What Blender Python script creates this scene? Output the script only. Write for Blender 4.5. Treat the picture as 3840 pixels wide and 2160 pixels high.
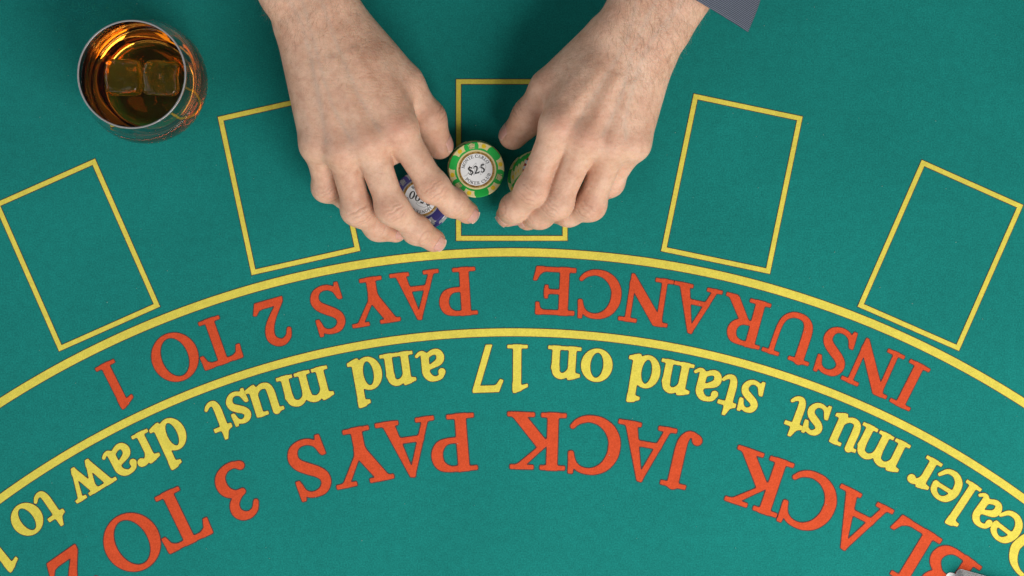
import bpy, math, random
import numpy as np
from mathutils import Vector, Matrix
from mathutils.geometry import tessellate_polygon

for _o in list(bpy.data.objects):
    bpy.data.objects.remove(_o, do_unlink=True)
scene = bpy.context.scene
col = scene.collection
random.seed(11)
rng = np.random.default_rng(11)

# ------------------------------------------------------------------ camera
CAM_H = 1.5            # metres above the felt
VIEW_W = 0.75          # width of felt seen, metres
cam_d = bpy.data.cameras.new('camera')
cam = bpy.data.objects.new('camera', cam_d)
col.objects.link(cam)
cam.location = (0, 0, CAM_H)
cam_d.sensor_fit = 'HORIZONTAL'
cam_d.sensor_width = 36.0
cam_d.lens = 36.0 * CAM_H / VIEW_W
cam_d.clip_start = 0.05
cam_d.clip_end = 50
scene.camera = cam

# ------------------------------------------------------------------ light
world = bpy.data.worlds.new('World')
scene.world = world
world.use_nodes = True
world.node_tree.nodes['Background'].inputs[0].default_value = (0.90, 0.96, 1.0, 1)
world.node_tree.nodes['Background'].inputs[1].default_value = 0.10

def area(name, loc, aim, sx, sy, power, colr):
    d = bpy.data.lights.new(name, 'AREA')
    d.shape = 'RECTANGLE'
    d.size, d.size_y = sx, sy
    d.energy = power
    d.color = colr
    o = bpy.data.objects.new(name, d)
    col.objects.link(o)
    o.location = loc
    v = Vector(aim) - Vector(loc)
    o.rotation_euler = v.to_track_quat('-Z', 'Y').to_euler()
    return o
area('softbox_key', (0.58, -0.82, 1.05), (0.02, -0.02, 0.0), 0.9, 0.8, 22.0, (1.0, 0.97, 0.93))
area('softbox_fill', (-0.95, -0.45, 1.4), (0.0, 0.0, 0.0), 0.9, 0.9, 3.6, (0.95, 0.98, 1.0))
area('glass_fill_side', (-1.6, 0.35, 0.50), (0.0, 0.05, 0.05), 1.7, 0.6, 9.5, (0.97, 0.98, 1.0))  # added low area light that brightens the glass rim, not a window

area('glass_fill_right', (1.55, -0.25, 0.55), (0.0, 0.0, 0.05), 1.8, 0.7, 8.0, (1.0, 0.98, 0.95))  # extra soft source put in for reflections on the glass's left wall
area('glass_fill_front', (-0.25, -1.7, 0.55), (0.0, 0.0, 0.05), 2.0, 0.7, 8.0, (1.0, 0.98, 0.96))  # unseen front light, added so the amber rings have something to reflect

scene.view_settings.view_transform = 'Standard'
scene.view_settings.look = 'None'
scene.view_settings.exposure = 0.0
scene.view_settings.gamma = 1.0
scene.cycles.use_denoising = True
scene.cycles.max_bounces = 24
scene.cycles.transmission_bounces = 20
scene.cycles.transparent_max_bounces = 16

# ------------------------------------------------------------------ helpers
S = VIEW_W / 3840.0                     # metres on the felt per landmark unit
def W(px, py, z=0.0):
    """measured landmark (units of the 3840-wide survey) at height z metres -> world point"""
    f = S * (1 - z / CAM_H)
    return np.array([(px - 1920) * f, (1080 - py) * f, z])

def tag(o, label=None, cat=None, group=None, kind=None):
    if label: o['label'] = label
    if cat: o['category'] = cat
    if group: o['group'] = group
    if kind: o['kind'] = kind
    return o

def link(name, data, parent=None):
    o = bpy.data.objects.new(name, data)
    col.objects.link(o)
    if parent is not None:
        o.parent = parent
    return o

def mesh(name, verts, faces, mats, midx=None, smooth=False):
    me = bpy.data.meshes.new(name)
    me.from_pydata([tuple(v) for v in verts], [], [tuple(f) for f in faces])
    for m in (mats if isinstance(mats, (list, tuple)) else [mats]):
        me.materials.append(m)
    if midx is not None:
        me.polygons.foreach_set('material_index', list(midx))
    if smooth:
        me.polygons.foreach_set('use_smooth', [True] * len(me.polygons))
    me.update()
    return me

class G:
    """collects faces"""
    def __init__(s): s.v = []; s.f = []; s.m = []
    def add(s, v, f, m=0):
        b = len(s.v); s.v += [tuple(p) for p in v]
        for q in f: s.f.append(tuple(i + b for i in q)); s.m.append(m)
    def lathe(s, prof, n=64, m=0, close=False):
        v = [(r * math.cos(2 * math.pi * i / n), r * math.sin(2 * math.pi * i / n), z) for i in range(n) for r, z in prof]
        k = len(prof); f = []
        for i in range(n):
            a, b = i * k, ((i + 1) % n) * k
            for j in range(k - 1):
                f.append((a + j, b + j, b + j + 1, a + j + 1))
        s.add(v, f, m)
    def mesh(s, name, mats, smooth=False):
        return mesh(name, s.v, s.f, mats, s.m, smooth)

def nt(name):
    m = bpy.data.materials.new(name)
    m.use_nodes = True
    t = m.node_tree
    return m, t, t.nodes, t.links, t.nodes['Principled BSDF']

def tex_noise(t, scale, detail=4, rough=0.6, coord='Object'):
    tc = t.nodes.new('ShaderNodeTexCoord')
    n = t.nodes.new('ShaderNodeTexNoise')
    n.inputs['Scale'].default_value = scale
    n.inputs['Detail'].default_value = detail
    n.inputs['Roughness'].default_value = rough
    t.links.new(tc.outputs[coord], n.inputs['Vector'])
    return n

def geo_noise(t, scale, detail=4, rough=0.6):
    tc = t.nodes.new('ShaderNodeNewGeometry')
    n = t.nodes.new('ShaderNodeTexNoise')
    n.inputs['Scale'].default_value = scale
    n.inputs['Detail'].default_value = detail
    n.inputs['Roughness'].default_value = rough
    t.links.new(tc.outputs['Position'], n.inputs['Vector'])
    return n

def ramp(t, src, stops):
    r = t.nodes.new('ShaderNodeValToRGB')
    e = r.color_ramp.elements
    while len(e) < len(stops): e.new(0.5)
    for i, (p, c) in enumerate(stops):
        e[i].position = p
        e[i].color = (*c, 1) if len(c) == 3 else c
    t.links.new(src, r.inputs['Fac'])
    return r

def mixc(t, fac, a, b, mode='MIX'):
    n = t.nodes.new('ShaderNodeMix'); n.data_type = 'RGBA'; n.blend_type = mode
    for sock, val in ((n.inputs['Factor'], fac), (n.inputs[6], a), (n.inputs[7], b)):
        if hasattr(val, 'links') or isinstance(val, bpy.types.NodeSocket): t.links.new(val, sock)
        elif isinstance(val, (int, float)): sock.default_value = val
        else: sock.default_value = (*val, 1)
    return n.outputs[2]

def bump(t, h, strength, dist, prev=None):
    b = t.nodes.new('ShaderNodeBump')
    b.inputs['Strength'].default_value = strength
    b.inputs['Distance'].default_value = dist
    t.links.new(h, b.inputs['Height'])
    if prev is not None: t.links.new(prev, b.inputs['Normal'])
    return b.outputs['Normal']

def felt_mat(name, c, var=0.24, rough=0.92):
    m, t, N, L, p = nt(name)
    fine = geo_noise(t, 900, 3, 0.7)
    mid = geo_noise(t, 160, 4, 0.6)
    big = geo_noise(t, 7, 3, 0.5)
    lo = tuple(x * (1 - var) for x in c); hi = tuple(min(1, x * (1 + var) + 0.004) for x in c)
    r1 = ramp(t, fine.outputs['Fac'], [(0.30, lo), (0.70, hi)])
    r2 = ramp(t, mid.outputs['Fac'], [(0.3, (0.92,) * 3), (0.7, (1.07,) * 3)])
    r3 = ramp(t, big.outputs['Fac'], [(0.3, (0.94,) * 3), (0.7, (1.06,) * 3)])
    c1 = mixc(t, 1.0, r1.outputs[0], r2.outputs[0], 'MULTIPLY')
    c2 = mixc(t, 1.0, c1, r3.outputs[0], 'MULTIPLY')
    L.new(c2, p.inputs['Base Color'])
    p.inputs['Roughness'].default_value = rough
    p.inputs['Specular IOR Level'].default_value = 0.12
    p.inputs['Sheen Weight'].default_value = 0.03
    p.inputs['Sheen Roughness'].default_value = 0.6
    fold = geo_noise(t, 11, 2, 0.4)
    b0 = bump(t, fold.outputs['Fac'], 0.7, 0.007)
    L.new(bump(t, fine.outputs['Fac'], 0.45, 0.0004, b0), p.inputs['Normal'])
    return m

def plain(name, c, rough=0.5, metal=0.0, spec=0.5, nscale=400, var=0.06, bstr=0.05, coat=0.0):
    m, t, N, L, p = nt(name)
    n = tex_noise(t, nscale, 3)
    r = ramp(t, n.outputs['Fac'], [(0.3, tuple(x * (1 - var) for x in c)), (0.7, tuple(min(1, x * (1 + var)) for x in c))])
    L.new(r.outputs[0], p.inputs['Base Color'])
    p.inputs['Roughness'].default_value = rough
    p.inputs['Metallic'].default_value = metal
    p.inputs['Specular IOR Level'].default_value = spec
    p.inputs['Coat Weight'].default_value = coat
    L.new(bump(t, n.outputs['Fac'], bstr, 0.0005), p.inputs['Normal'])
    return m

M = {}
M['felt'] = felt_mat('green_felt', (0.004, 0.183, 0.160))
M['yellow'] = felt_mat('yellow_print', (0.67, 0.57, 0.080), 0.12)
M['red'] = felt_mat('red_print', (0.58, 0.070, 0.020), 0.15)
M['outline'] = felt_mat('dark_print', (0.085, 0.045, 0.05), 0.1)
# ------------------------------------------------------------------ lettering
# every glyph is a union of plain shapes; the outline is taken from their distance field
# P: polygon   R: box x0,x1,y0,y1   T: brush path of (x,y,width)   E: ring (cx,cy,rx,ry,irx,iry)   B: ball
def sv(x0, x1, y): return ('R', x0, x1, y, y + 24)
CAPTOP = 638
GL = {
'I': [('R',115,217,0,662), sv(18,315,0), sv(18,315,CAPTOP)],
'A': [('P',[(335,674),(368,674),(622,8),(508,8)]), ('P',[(332,674),(356,625),(126,8),(84,8)]), ('R',180,470,216,254), sv(15,213,0), sv(451,706,0)],
'B': [('R',112,214,0,662), sv(17,220,0), sv(17,220,CAPTOP), ('T',[(214,646,32),(330,644,40),(440,600,84),(474,505,98),(440,405,78),(350,352,40),(214,344,30)]), ('T',[(214,344,30),(370,340,46),(490,275,96),(530,182,106),(490,80,90),(380,22,44),(214,16,32)])],
'C': [('T',[(612,130,30),(560,72,40),(480,32,50),(390,18,54),(270,42,76),(160,120,100),(96,230,112),(82,335,114),(100,450,108),(168,566,88),(270,635,62),(370,656,44),(470,640,42),(540,590,38),(580,520,34),(596,462,26)]), ('P',[(566,690),(598,690),(612,448),(588,448),(562,570)])],
'D': [('R',104,206,0,662), sv(16,220,0), sv(16,220,CAPTOP), ('T',[(206,646,32),(370,636,44),(520,560,88),(612,420,108),(618,310,110),(570,150,98),(430,40,54),(206,16,32)])],
'E': [('R',111,213,0,662), ('R',12,540,626,662), ('P',[(500,662),(548,662),(554,515),(530,515),(515,585),(470,632)]), ('R',12,560,0,36), ('P',[(480,0),(562,0),(602,172),(576,172),(535,90),(470,34)]), ('R',213,420,324,358), ('R',408,430,262,428), ('P',[(380,340),(430,300),(430,390)])],
'J': [('T',[(233,640,102),(233,420,102),(233,220,102),(222,100,88),(180,22,58),(125,8,46),(80,30,50)]), ('B',58,62,46), sv(83,370,CAPTOP)],
'K': [('R',130,232,0,662), sv(34,312,0), sv(34,312,CAPTOP), ('P',[(215,300),(232,345),(545,650),(615,650)]), ('P',[(255,345),(330,425),(680,10),(545,10)]), sv(420,723,0), sv(415,675,CAPTOP)],
'L': [('R',115,217,0,662), sv(12,315,CAPTOP), ('R',12,550,0,36), ('P',[(450,0),(552,0),(600,176),(572,176),(525,90),(440,34)])],
'M': [('R',105,148,0,650), ('P',[(12,662),(200,662),(460,150),(425,0),(105,640)]), ('P',[(425,0),(450,0),(720,600),(690,662)]), ('R',660,762,0,662), sv(12,245,0), sv(580,863,0), sv(690,863,CAPTOP), sv(12,180,CAPTOP)],
'N': [('R',104,148,0,640), sv(12,250,0), ('P',[(85,662),(200,662),(608,140),(608,-12),(588,-12),(104,590)]), ('R',566,609,100,655), sv(466,707,CAPTOP), sv(12,170,CAPTOP)],
'O': [('E',361,331,327,345,212,308)],
'P': [('R',116,218,0,662), sv(16,319,0), sv(16,225,CAPTOP), ('T',[(218,646,32),(340,642,44),(445,590,90),(482,478,106),(445,365,88),(350,308,44),(218,300,34)])],
'R': [('R',102,204,0,662), sv(17,302,0), sv(17,210,CAPTOP), ('T',[(204,646,32),(320,642,42),(420,600,84),(462,498,100),(428,398,80),(335,346,44),(204,338,34)]), ('P',[(250,345),(355,352),(618,20),(490,16)]), sv(520,660,0)],
'S': [('T',[(432,515,28),(402,595,36),(345,642,40),(262,654,44),(170,626,70),(116,552,86),(122,468,94),(185,398,100),(290,332,106),(385,262,102),(428,180,96),(408,85,78),(345,28,52),(260,10,44),(178,28,42),(110,85,36),(74,175,26)]), ('P',[(418,690),(446,690),(462,465),(434,465),(410,590)]), ('P',[(42,200),(68,200),(112,90),(92,-24),(64,-24)])],
'T': [('R',254,356,0,662), sv(160,452,0), ('R',30,580,624,662), ('P',[(27,662),(12,488),(42,488),(75,580),(135,626),(135,662)]), ('P',[(583,662),(598,488),(568,488),(535,580),(475,626),(475,662)])],
'U': [('T',[(157,640,102),(157,440,102),(158,250,102),(178,130,92),(245,48,64),(350,22,52),(455,42,48),(540,115,44),(580,240,42),(588,440,42),(588,640,42)]), sv(14,300,CAPTOP), sv(475,705,CAPTOP)],
'Y': [('R',300,402,0,300), sv(205,500,0), ('P',[(70,650),(200,650),(402,318),(402,250),(300,250)]), ('P',[(345,270),(402,300),(628,650),(572,650)]), sv(22,290,CAPTOP), sv(480,703,CAPTOP)],
'0': [('E',250,331,226,345,118,312)],
'1': [('R',212,306,0,655), sv(118,394,0), ('P',[(111,604),(111,580),(212,606),(306,560),(306,690),(285,690)])],
'2': [('T',[(46,478,34),(78,570,48),(160,630,64),(250,620,84),(322,550,98),(330,455,98),(292,345,86),(212,225,64),(120,115,50),(62,44,44)]), ('P',[(30,0),(425,0),(480,146),(456,150),(405,92),(340,78),(105,78),(40,20)])],
'3': [('T',[(52,520,32),(98,602,44),(180,640,60),(268,618,84),(318,548,92),(304,455,80),(236,388,54),(160,345,34)]), ('T',[(160,345,34),(258,342,60),(342,285,94),(374,192,104),(350,92,86),(268,22,58),(172,4,50),(100,22,52)]), ('B',72,42,36)],
'5': [('T',[(75,60,50),(140,12,46),(250,30,74),(335,110,96),(350,220,104),(290,330,90),(190,390,70),(110,410,50)]), ('P',[(110,400),(180,430),(190,580),(400,580),(440,676),(175,676)]), ('B',66,60,32)],
'$': [('T',[(420,500,34),(390,580,40),(330,630,44),(240,640,46),(150,600,76),(112,530,90),(150,440,96),(260,360,104),(370,280,104),(410,180,94),(370,80,76),(280,30,50),(190,28,44),(100,80,40),(62,180,34)]), ('R',232,262,-80,750)],
'7': [('P',[(79,676),(14,522),(42,512),(95,585),(130,602),(366,602),(166,-8),(237,-8),(449,655),(449,676)])],
'a': [('T',[(84,352,54),(112,412,46),(190,438,44),(268,416,72),(318,345,84),(322,240,84),(322,120,84),(345,52,54),(392,42,30),(440,78,22)]), ('B',88,340,36), ('T',[(312,278,30),(210,238,50),(115,185,80),(90,112,86),(128,45,66),(205,42,50),(308,100,36)])],
'd': [('E',212,222,188,234,92,196), ('R',340,424,20,683), ('P',[(345,-12),(370,-12),(491,34),(491,62),(424,62),(345,100)]), ('P',[(268,622),(268,648),(405,695),(424,695),(424,600),(340,610)])],
'e': [('T',[(392,290,62),(372,372,66),(308,425,50),(225,440,42),(140,402,68),(84,310,84),(72,215,88),(98,110,86),(168,42,70),(250,22,54),(340,48,42),(412,142,24)]), ('R',100,400,262,296)],
'l': [('R',96,180,0,683), sv(21,257,0), ('P',[(19,622),(19,648),(160,695),(180,695),(180,600),(96,612)])],
'm': [('R',84,168,0,440), ('R',352,436,0,320), ('R',620,704,0,320), sv(16,236,0), sv(288,500,0), sv(556,775,0), ('T',[(160,345,34),(215,408,54),(285,428,68),(362,392,80),(394,310,84)]), ('T',[(428,345,34),(483,408,54),(553,428,68),(630,392,80),(662,310,84)]), ('P',[(14,398),(14,422),(150,466),(168,466),(168,370),(84,384)])],
'n': [('R',88,172,0,440), ('R',332,416,0,320), sv(16,240,0), sv(262,485,0), ('T',[(164,345,34),(222,410,54),(292,428,68),(352,388,82),(374,305,84)]), ('P',[(14,398),(14,422),(154,466),(172,466),(172,370),(88,384)])],
'o': [('E',250,225,221,235,112,203)],
'r': [('R',84,168,0,440), sv(5,245,0), ('T',[(160,335,34),(200,400,52),(248,424,64),(285,412,80)]), ('B',290,402,46), ('P',[(5,398),(5,422),(150,466),(168,466),(168,370),(84,384)])],
's': [('T',[(318,322,24),(288,400,34),(218,438,38),(144,414,62),(112,350,74),(148,288,78),(230,236,82),(298,182,78),(316,108,70),(272,36,50),(198,12,38),(116,48,34),(74,145,22)]), ('P',[(306,470),(330,470),(340,298),(314,298),(290,390)]), ('P',[(50,168),(74,168),(112,60),(86,-20),(62,-20)])],
't': [('T',[(112,440,84),(112,280,84),(114,130,82),(136,48,64),(185,30,46),(235,48,34),(276,92,22)]), ('R',15,262,412,446), ('P',[(15,420),(15,440),(80,480),(128,592),(154,592),(154,420)])],
'u': [('T',[(113,440,84),(113,290,84),(114,150,84),(138,60,68),(205,30,58),(275,48,46),(345,112,36)]), ('R',328,412,20,446), ('P',[(335,-12),(360,-12),(479,34),(479,60),(412,60),(335,100)]), ('R',9,113,420,446), ('R',252,370,420,446)],
'w': [('P',[(78,440),(170,440),(292,50),(262,-14),(236,-14)]), ('P',[(236,-14),(262,-14),(384,330),(362,420)]), ('P',[(312,440),(404,440),(536,50),(506,-14),(480,-14)]), ('P',[(480,-14),(506,-14),(652,440),(606,440)]), ('R',21,235,422,446), ('R',262,470,422,446), ('R',540,694,422,446)],
'crown': [('R',70,430,0,50), ('R',60,440,105,140), ('T',[(70,120,26),(25,320,40)]), ('T',[(430,120,26),(475,320,40)]), ('T',[(160,120,26),(145,350,40)]), ('T',[(340,120,26),(355,350,40)]), ('T',[(250,120,30),(250,400,44)])],
}
HS = 5.0     # sampling step of the distance field
def catmull(pts, n=7):
    p = np.array(pts, float); out = []
    p = np.vstack([2 * p[0] - p[1], p, 2 * p[-1] - p[-2]])
    for i in range(1, len(p) - 2):
        a, b, c, d = p[i - 1:i + 3]
        for t in np.linspace(0, 1, n, endpoint=False):
            out.append(0.5 * (2 * b + (c - a) * t + (2 * a - 5 * b + 4 * c - d) * t * t + (3 * b - a - 3 * c + d) * t ** 3))
    out.append(p[-2])
    return np.array(out)

def sd_poly(X, Y, pts):
    d = np.full(X.shape, 1e9); ins = np.zeros(X.shape, bool)
    n = len(pts)
    for i in range(n):
        (ax, ay), (bx, by) = pts[i], pts[(i + 1) % n]
        ex, ey = bx - ax, by - ay
        wx, wy = X - ax, Y - ay
        t = np.clip((wx * ex + wy * ey) / (ex * ex + ey * ey + 1e-9), 0, 1)
        d = np.minimum(d, (wx - t * ex) ** 2 + (wy - t * ey) ** 2)
        if ay != by:
            c = (ay > Y) != (by > Y)
            ins ^= c & (X < (bx - ax) * (Y - ay) / (by - ay) + ax)
    d = np.sqrt(d)
    return np.where(ins, -d, d)

def sd_path(X, Y, pts):
    q = catmull(pts) if len(pts) > 2 else np.array(pts, float)
    d = np.full(X.shape, 1e9)
    for (ax, ay, wa), (bx, by, wb) in zip(q[:-1], q[1:]):
        ex, ey = bx - ax, by - ay
        wx, wy = X - ax, Y - ay
        t = np.clip((wx * ex + wy * ey) / (ex * ex + ey * ey + 1e-9), 0, 1)
        d = np.minimum(d, np.hypot(wx - t * ex, wy - t * ey) - 0.5 * (wa + (wb - wa) * t))
    return d

def smin2(a, b, k):
    h = np.maximum(k - np.abs(a - b), 0) / k
    return np.minimum(a, b) - h * h * k * 0.25

def ell(cx, cy, rx, ry, n=72):
    return [(cx + rx * math.cos(2 * math.pi * i / n), cy + ry * math.sin(2 * math.pi * i / n)) for i in range(n)]

def glyph_field(ch):
    xs = np.arange(-80, 960, HS); ys = np.arange(-130, 820, HS)
    X, Y = np.meshgrid(xs, ys)
    D = np.full(X.shape, 1e3)
    for s in GL[ch]:
        k = s[0]
        if k == 'R': d = sd_poly(X, Y, [(s[1], s[3]), (s[2], s[3]), (s[2], s[4]), (s[1], s[4])])
        elif k == 'P': d = sd_poly(X, Y, s[1])
        elif k == 'T': d = sd_path(X, Y, s[1])
        elif k == 'B': d = np.hypot(X - s[1], Y - s[2]) - s[3]
        elif k == 'E': d = np.maximum(sd_poly(X, Y, ell(*s[1:5])), -sd_poly(X, Y, ell(s[1], s[2], s[5], s[6])))
        D = smin2(D, d, 26)
    return xs, ys, D

def contours(xs, ys, D, iso):
    V = D - iso
    ny, nx = V.shape
    segs = {}
    def key_h(j, i): return (0, j, i)
    def key_v(j, i): return (1, j, i)
    inside = V < 0
    code = (inside[:-1, :-1] * 1 + inside[:-1, 1:] * 2 + inside[1:, 1:] * 4 + inside[1:, :-1] * 8)
    nxt = {}
    for j, i in zip(*np.nonzero((code > 0) & (code < 15))):
        c = int(code[j, i])
        b, r, t, l = key_h(j, i), key_v(j, i + 1), key_h(j + 1, i), key_v(j, i)
        # keep the inside on the left
        tab = {1: [(b, l)], 2: [(r, b)], 3: [(r, l)], 4: [(t, r)], 6: [(t, b)], 7: [(t, l)], 8: [(l, t)], 9: [(b, t)],
               11: [(r, t)], 12: [(l, r)], 13: [(b, r)], 14: [(l, b)], 5: [(b, l), (t, r)], 10: [(r, b), (l, t)]}[c]
        for a, z in tab: nxt[a] = z
    def pos(k):
        _, j, i = k
        if k[0] == 0:
            a, b = V[j, i], V[j, i + 1]; return (xs[i] + HS * a / (a - b), ys[j])
        a, b = V[j, i], V[j + 1, i]; return (xs[i], ys[j] + HS * a / (a - b))
    loops = []
    while nxt:
        s, e = next(iter(nxt.items())); loop = [s]; del nxt[s]
        while e != s and e in nxt:
            loop.append(e); e2 = nxt.pop(e); e = e2
        if len(loop) > 6: loops.append([pos(k) for k in loop])
    return loops

def rdp(p, eps):
    p = np.array(p)
    def rec(a, b):
        if b <= a + 1: return []
        d = p[b] - p[a]; L = math.hypot(*d) or 1e-9
        q = np.abs((p[a + 1:b, 0] - p[a, 0]) * d[1] - (p[a + 1:b, 1] - p[a, 1]) * d[0]) / L
        i = int(q.argmax())
        if q[i] < eps: return []
        m = a + 1 + i
        return rec(a, m) + [m] + rec(m, b)
    n = len(p); h = int(((p - p[0]) ** 2).sum(1).argmax())
    p = np.vstack([p, p[:1]])
    idx = [0] + rec(0, h) + [h] + rec(h, n)
    return p[idx]

_gcache = {}
def glyph_loops(ch, weight, line):
    key = (ch, weight, line)
    if key not in _gcache:
        f = _gcache.get(ch)
        if f is None: f = _gcache[ch] = glyph_field(ch)
        out = []
        for iso in ((weight, weight + line) if line else (weight,)):
            out.append([rdp(l, 0.9) for l in contours(*f, iso)])
        _gcache[key] = out
    return _gcache[key]

def fill(g, loops, z, m, sc=1.0, off=(0, 0)):
    vs = [[Vector(((x - off[0]) * sc, (y - off[1]) * sc, z)) for x, y in l] for l in loops]
    tris = tessellate_polygon(vs)
    flat = [v for l in vs for v in l]
    f = []
    for a, b, c in tris:
        A, B, C = flat[a], flat[b], flat[c]
        if (B - A).cross(C - A).z < 0: b, c = c, b
        f.append((a, b, c))
    g.add(flat, f, m)

def glyph_box(loops):
    a = np.vstack(loops)
    return a.min(0), a.max(0)

_letter = {}
def letter_mesh(ch, height, ref, weight, mat, line=11):
    """height = measured height in survey units of a glyph whose drawn height is ref"""
    key = (ch, height, mat.name)
    if key not in _letter:
        ls = glyph_loops(ch, weight, line)
        lo, hi = glyph_box(ls[0])
        sc = height * S / (ref + 2 * weight)
        off = ((lo[0] + hi[0]) / 2, -weight)
        g = G()
        fill(g, ls[1], 0.00018, 1, sc, off)
        fill(g, ls[0], 0.00034, 0, sc, off)
        _letter[key] = g.mesh('letter', [mat, M['outline']])
    return _letter[key]
# ------------------------------------------------------------------ the table
def slab(x0, x1, y0, y1, z0, z1):
    v = [(x, y, z) for z in (z0, z1) for x, y in ((x0, y0), (x1, y0), (x1, y1), (x0, y1))]
    return v, [(3, 2, 1, 0), (4, 5, 6, 7), (0, 1, 5, 4), (1, 2, 6, 5), (2, 3, 7, 6), (3, 0, 4, 7)]
g = G(); g.add(*slab(-0.95, 0.95, -0.75, 0.55, -0.012, 0.0))
table = link('blackjack_table', g.mesh('felt_top', M['felt']))
tag(table, 'green felt blackjack table printed with yellow boxes, curved bands and red and yellow lettering', 'table')

def frame_band(g, outer, a, b, z, m):
    """strip between the polygon inset by a and inset by b"""
    def inset(poly, d):
        n = len(poly); out = []
        for i in range(n):
            p0, p1, p2 = (np.array(poly[(i + k) % n], float) for k in (-1, 0, 1))
            e1 = (p1 - p0) / np.linalg.norm(p1 - p0); e2 = (p2 - p1) / np.linalg.norm(p2 - p1)
            n1 = np.array([-e1[1], e1[0]]); n2 = np.array([-e2[1], e2[0]])
            k = (n1 + n2) / (1 + n1 @ n2)
            out.append(p1 + k * d)
        return out
    A, B = inset(outer, a), inset(outer, b)
    n = len(A)
    g.add([(*p, z) for p in A] + [(*p, z) for p in B], [(i, (i + 1) % n, n + (i + 1) % n, n + i) for i in range(n)], m)

K = 3840 / 2576
BOXES = [
    [(-17, 511), (240, 397), (405, 772), (148, 886)],
    [(546, 293), (822, 231), (908, 632), (632, 694)],
    [(1146, 198), (1429, 198), (1429, 607), (1146, 607)],
    [(1744, 234), (2021, 292), (1938, 691), (1661, 633)],
    [(2318, 400), (2576, 515), (2413, 885), (2155, 772)]]
WHERE = ['at the far left end', 'partly under the hand beside the glass', 'in the middle under both hands and the chips',
         'just beyond the hand with the shirt cuff', 'at the far right end']
for b, wh in zip(BOXES, WHERE):
    pts = [W(x * K, y * K) for x, y in b]
    c = sum(pts) / 4
    poly = [(p[0] - c[0], p[1] - c[1]) for p in reversed(pts)]     # counter-clockwise
    g = G()
    frame_band(g, poly, 0.0, 22.6 * S, 0.00018, 1)
    frame_band(g, poly, 2.6 * S, 20.0 * S, 0.00034, 0)
    o = link('betting_box', g.mesh('betting_box', [M['yellow'], M['outline']]), table)
    o.location = c
    tag(o, 'yellow outlined card box printed on the felt, ' + wh)

def arc_band(apex, R, half, label):
    cy = apex + R
    g = G()
    for hw, z, m in ((half + 2.6, 0.00018, 1), (half, 0.00034, 0)):
        n = 140; v = []; f = []
        for i in range(n + 1):
            a = -0.80 + 1.60 * i / n
            for r in (R - hw, R + hw):
                p = W(1920 + r * math.sin(a), cy - r * math.cos(a)); v.append((p[0], p[1], z))
        for i in range(n): f.append((2 * i, 2 * i + 2, 2 * i + 3, 2 * i + 1))
        g.add(v, f, m)
    tag(link('curved_band', g.mesh('curved_band', [M['yellow'], M['outline']]), table), label)
arc_band(946, 3545, 15.2, 'outer yellow curved band above the insurance lettering')
arc_band(1246, 3262, 14.6, 'inner yellow curved band between the two red lines of lettering')

def text_line(items, apex, R, height, ref, weight, mat, word):
    cy = apex + R
    for ch, x, y in items:
        a = math.atan2(x - 1920, cy - y)                # angle from the vertical through the middle
        p = W(1920 + R * math.sin(a), cy - R * math.cos(a))
        o = link('letter', letter_mesh(ch, height, ref, weight, mat), table)
        o.location = p
        o.rotation_euler = (0, 0, math.pi - a)
def z4(ox, oy, s, ch, x, y): return (ch, ox + x / s, oy + y / s)
r1 = lambda c, x, y: z4(0, 1000, 2.6833, c, x, y)
r2 = lambda c, x, y: z4(900, 960, 2.6833, c, x, y)
r3 = lambda c, x, y: z4(1800, 960, 2.6833, c, x, y)
r4 = lambda c, x, y: z4(2700, 1060, 2.6833, c, x, y)
r5 = lambda c, x, y: z4(0, 1540, 2.3375, c, x, y)
r6 = lambda c, x, y: z4(900, 1500, 2.6833, c, x, y)
r7 = lambda c, x, y: z4(1800, 1480, 2.6833, c, x, y)
r8 = lambda c, x, y: z4(2700, 1560, 2.2596, c, x, y)
text_line([r4('I', 1920, 1010), r4('N', 1546, 835), r4('S', 1160, 690), r4('U', 728, 530), r4('R', 232, 380), r3('A', 2150, 540),
           r3('N', 1672, 435), r3('C', 1205, 375), r3('E', 745, 350), r2('P', 2190, 360), r2('A', 1775, 400), r2('Y', 1340, 460),
           r2('S', 890, 535), r2('2', 325, 665), r1('T', 2175, 745), r1('O', 1757, 900), r1('1', 1155, 1180)],
          999, 3385, 177, 662, 14, M['red'], 'insurance')
text_line([r8('B', 1960, 1290), r8('L', 1600, 1100), r8('A', 1150, 890), r8('C', 765, 720), r8('K', 318, 550), r7('J', 2030, 650),
           r7('A', 1640, 590), r7('C', 1150, 510), r7('K', 565, 470), r6('P', 2145, 430), r6('A', 1690, 480), r6('Y', 1210, 570),
           r6('S', 705, 680), r5('3', 2075, 715), r5('T', 1570, 940), r5('O', 1150, 1138), r5('2', 645, 1450)],
          1546, 2960, 213, 662, 14, M['red'], 'blackjack')
text_line([r8('D', 2640, 1190), r8('e', 2450, 920), r8('a', 2265, 770), r8('l', 2060, 725), r8('e', 1935, 575), r8('r', 1745, 450),
           ('m', 3306, 1670), ('u', 3178, 1609), ('s', 3060, 1573), r4('t', 775, 1310),
           r4('s', 310, 1140), r4('t', 85, 1120), r3('a', 2275, 1280), r3('n', 1965, 1220), r3('d', 1640, 1200),
           r3('n', 845, 1070), r3('o', 1175, 1100), r3('1', 378, 1130), ('7', 1828, 1385),
           r2('a', 1915, 1090), r2('n', 1590, 1140), r2('d', 1265, 1200),
           r2('m', 661, 1340), ('u', 985, 1480), ('s', 897, 1528), ('t', 820, 1570),
           r5('d', 1480, 205), r5('r', 1280, 375), r5('a', 1030, 400), r5('w', 780, 590), r5('t', 410, 810), r5('o', 213, 917), r5('1', -47, 1190)],
          1293, 3140, 177, 676, 14, M['yellow'], 'dealer')

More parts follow.
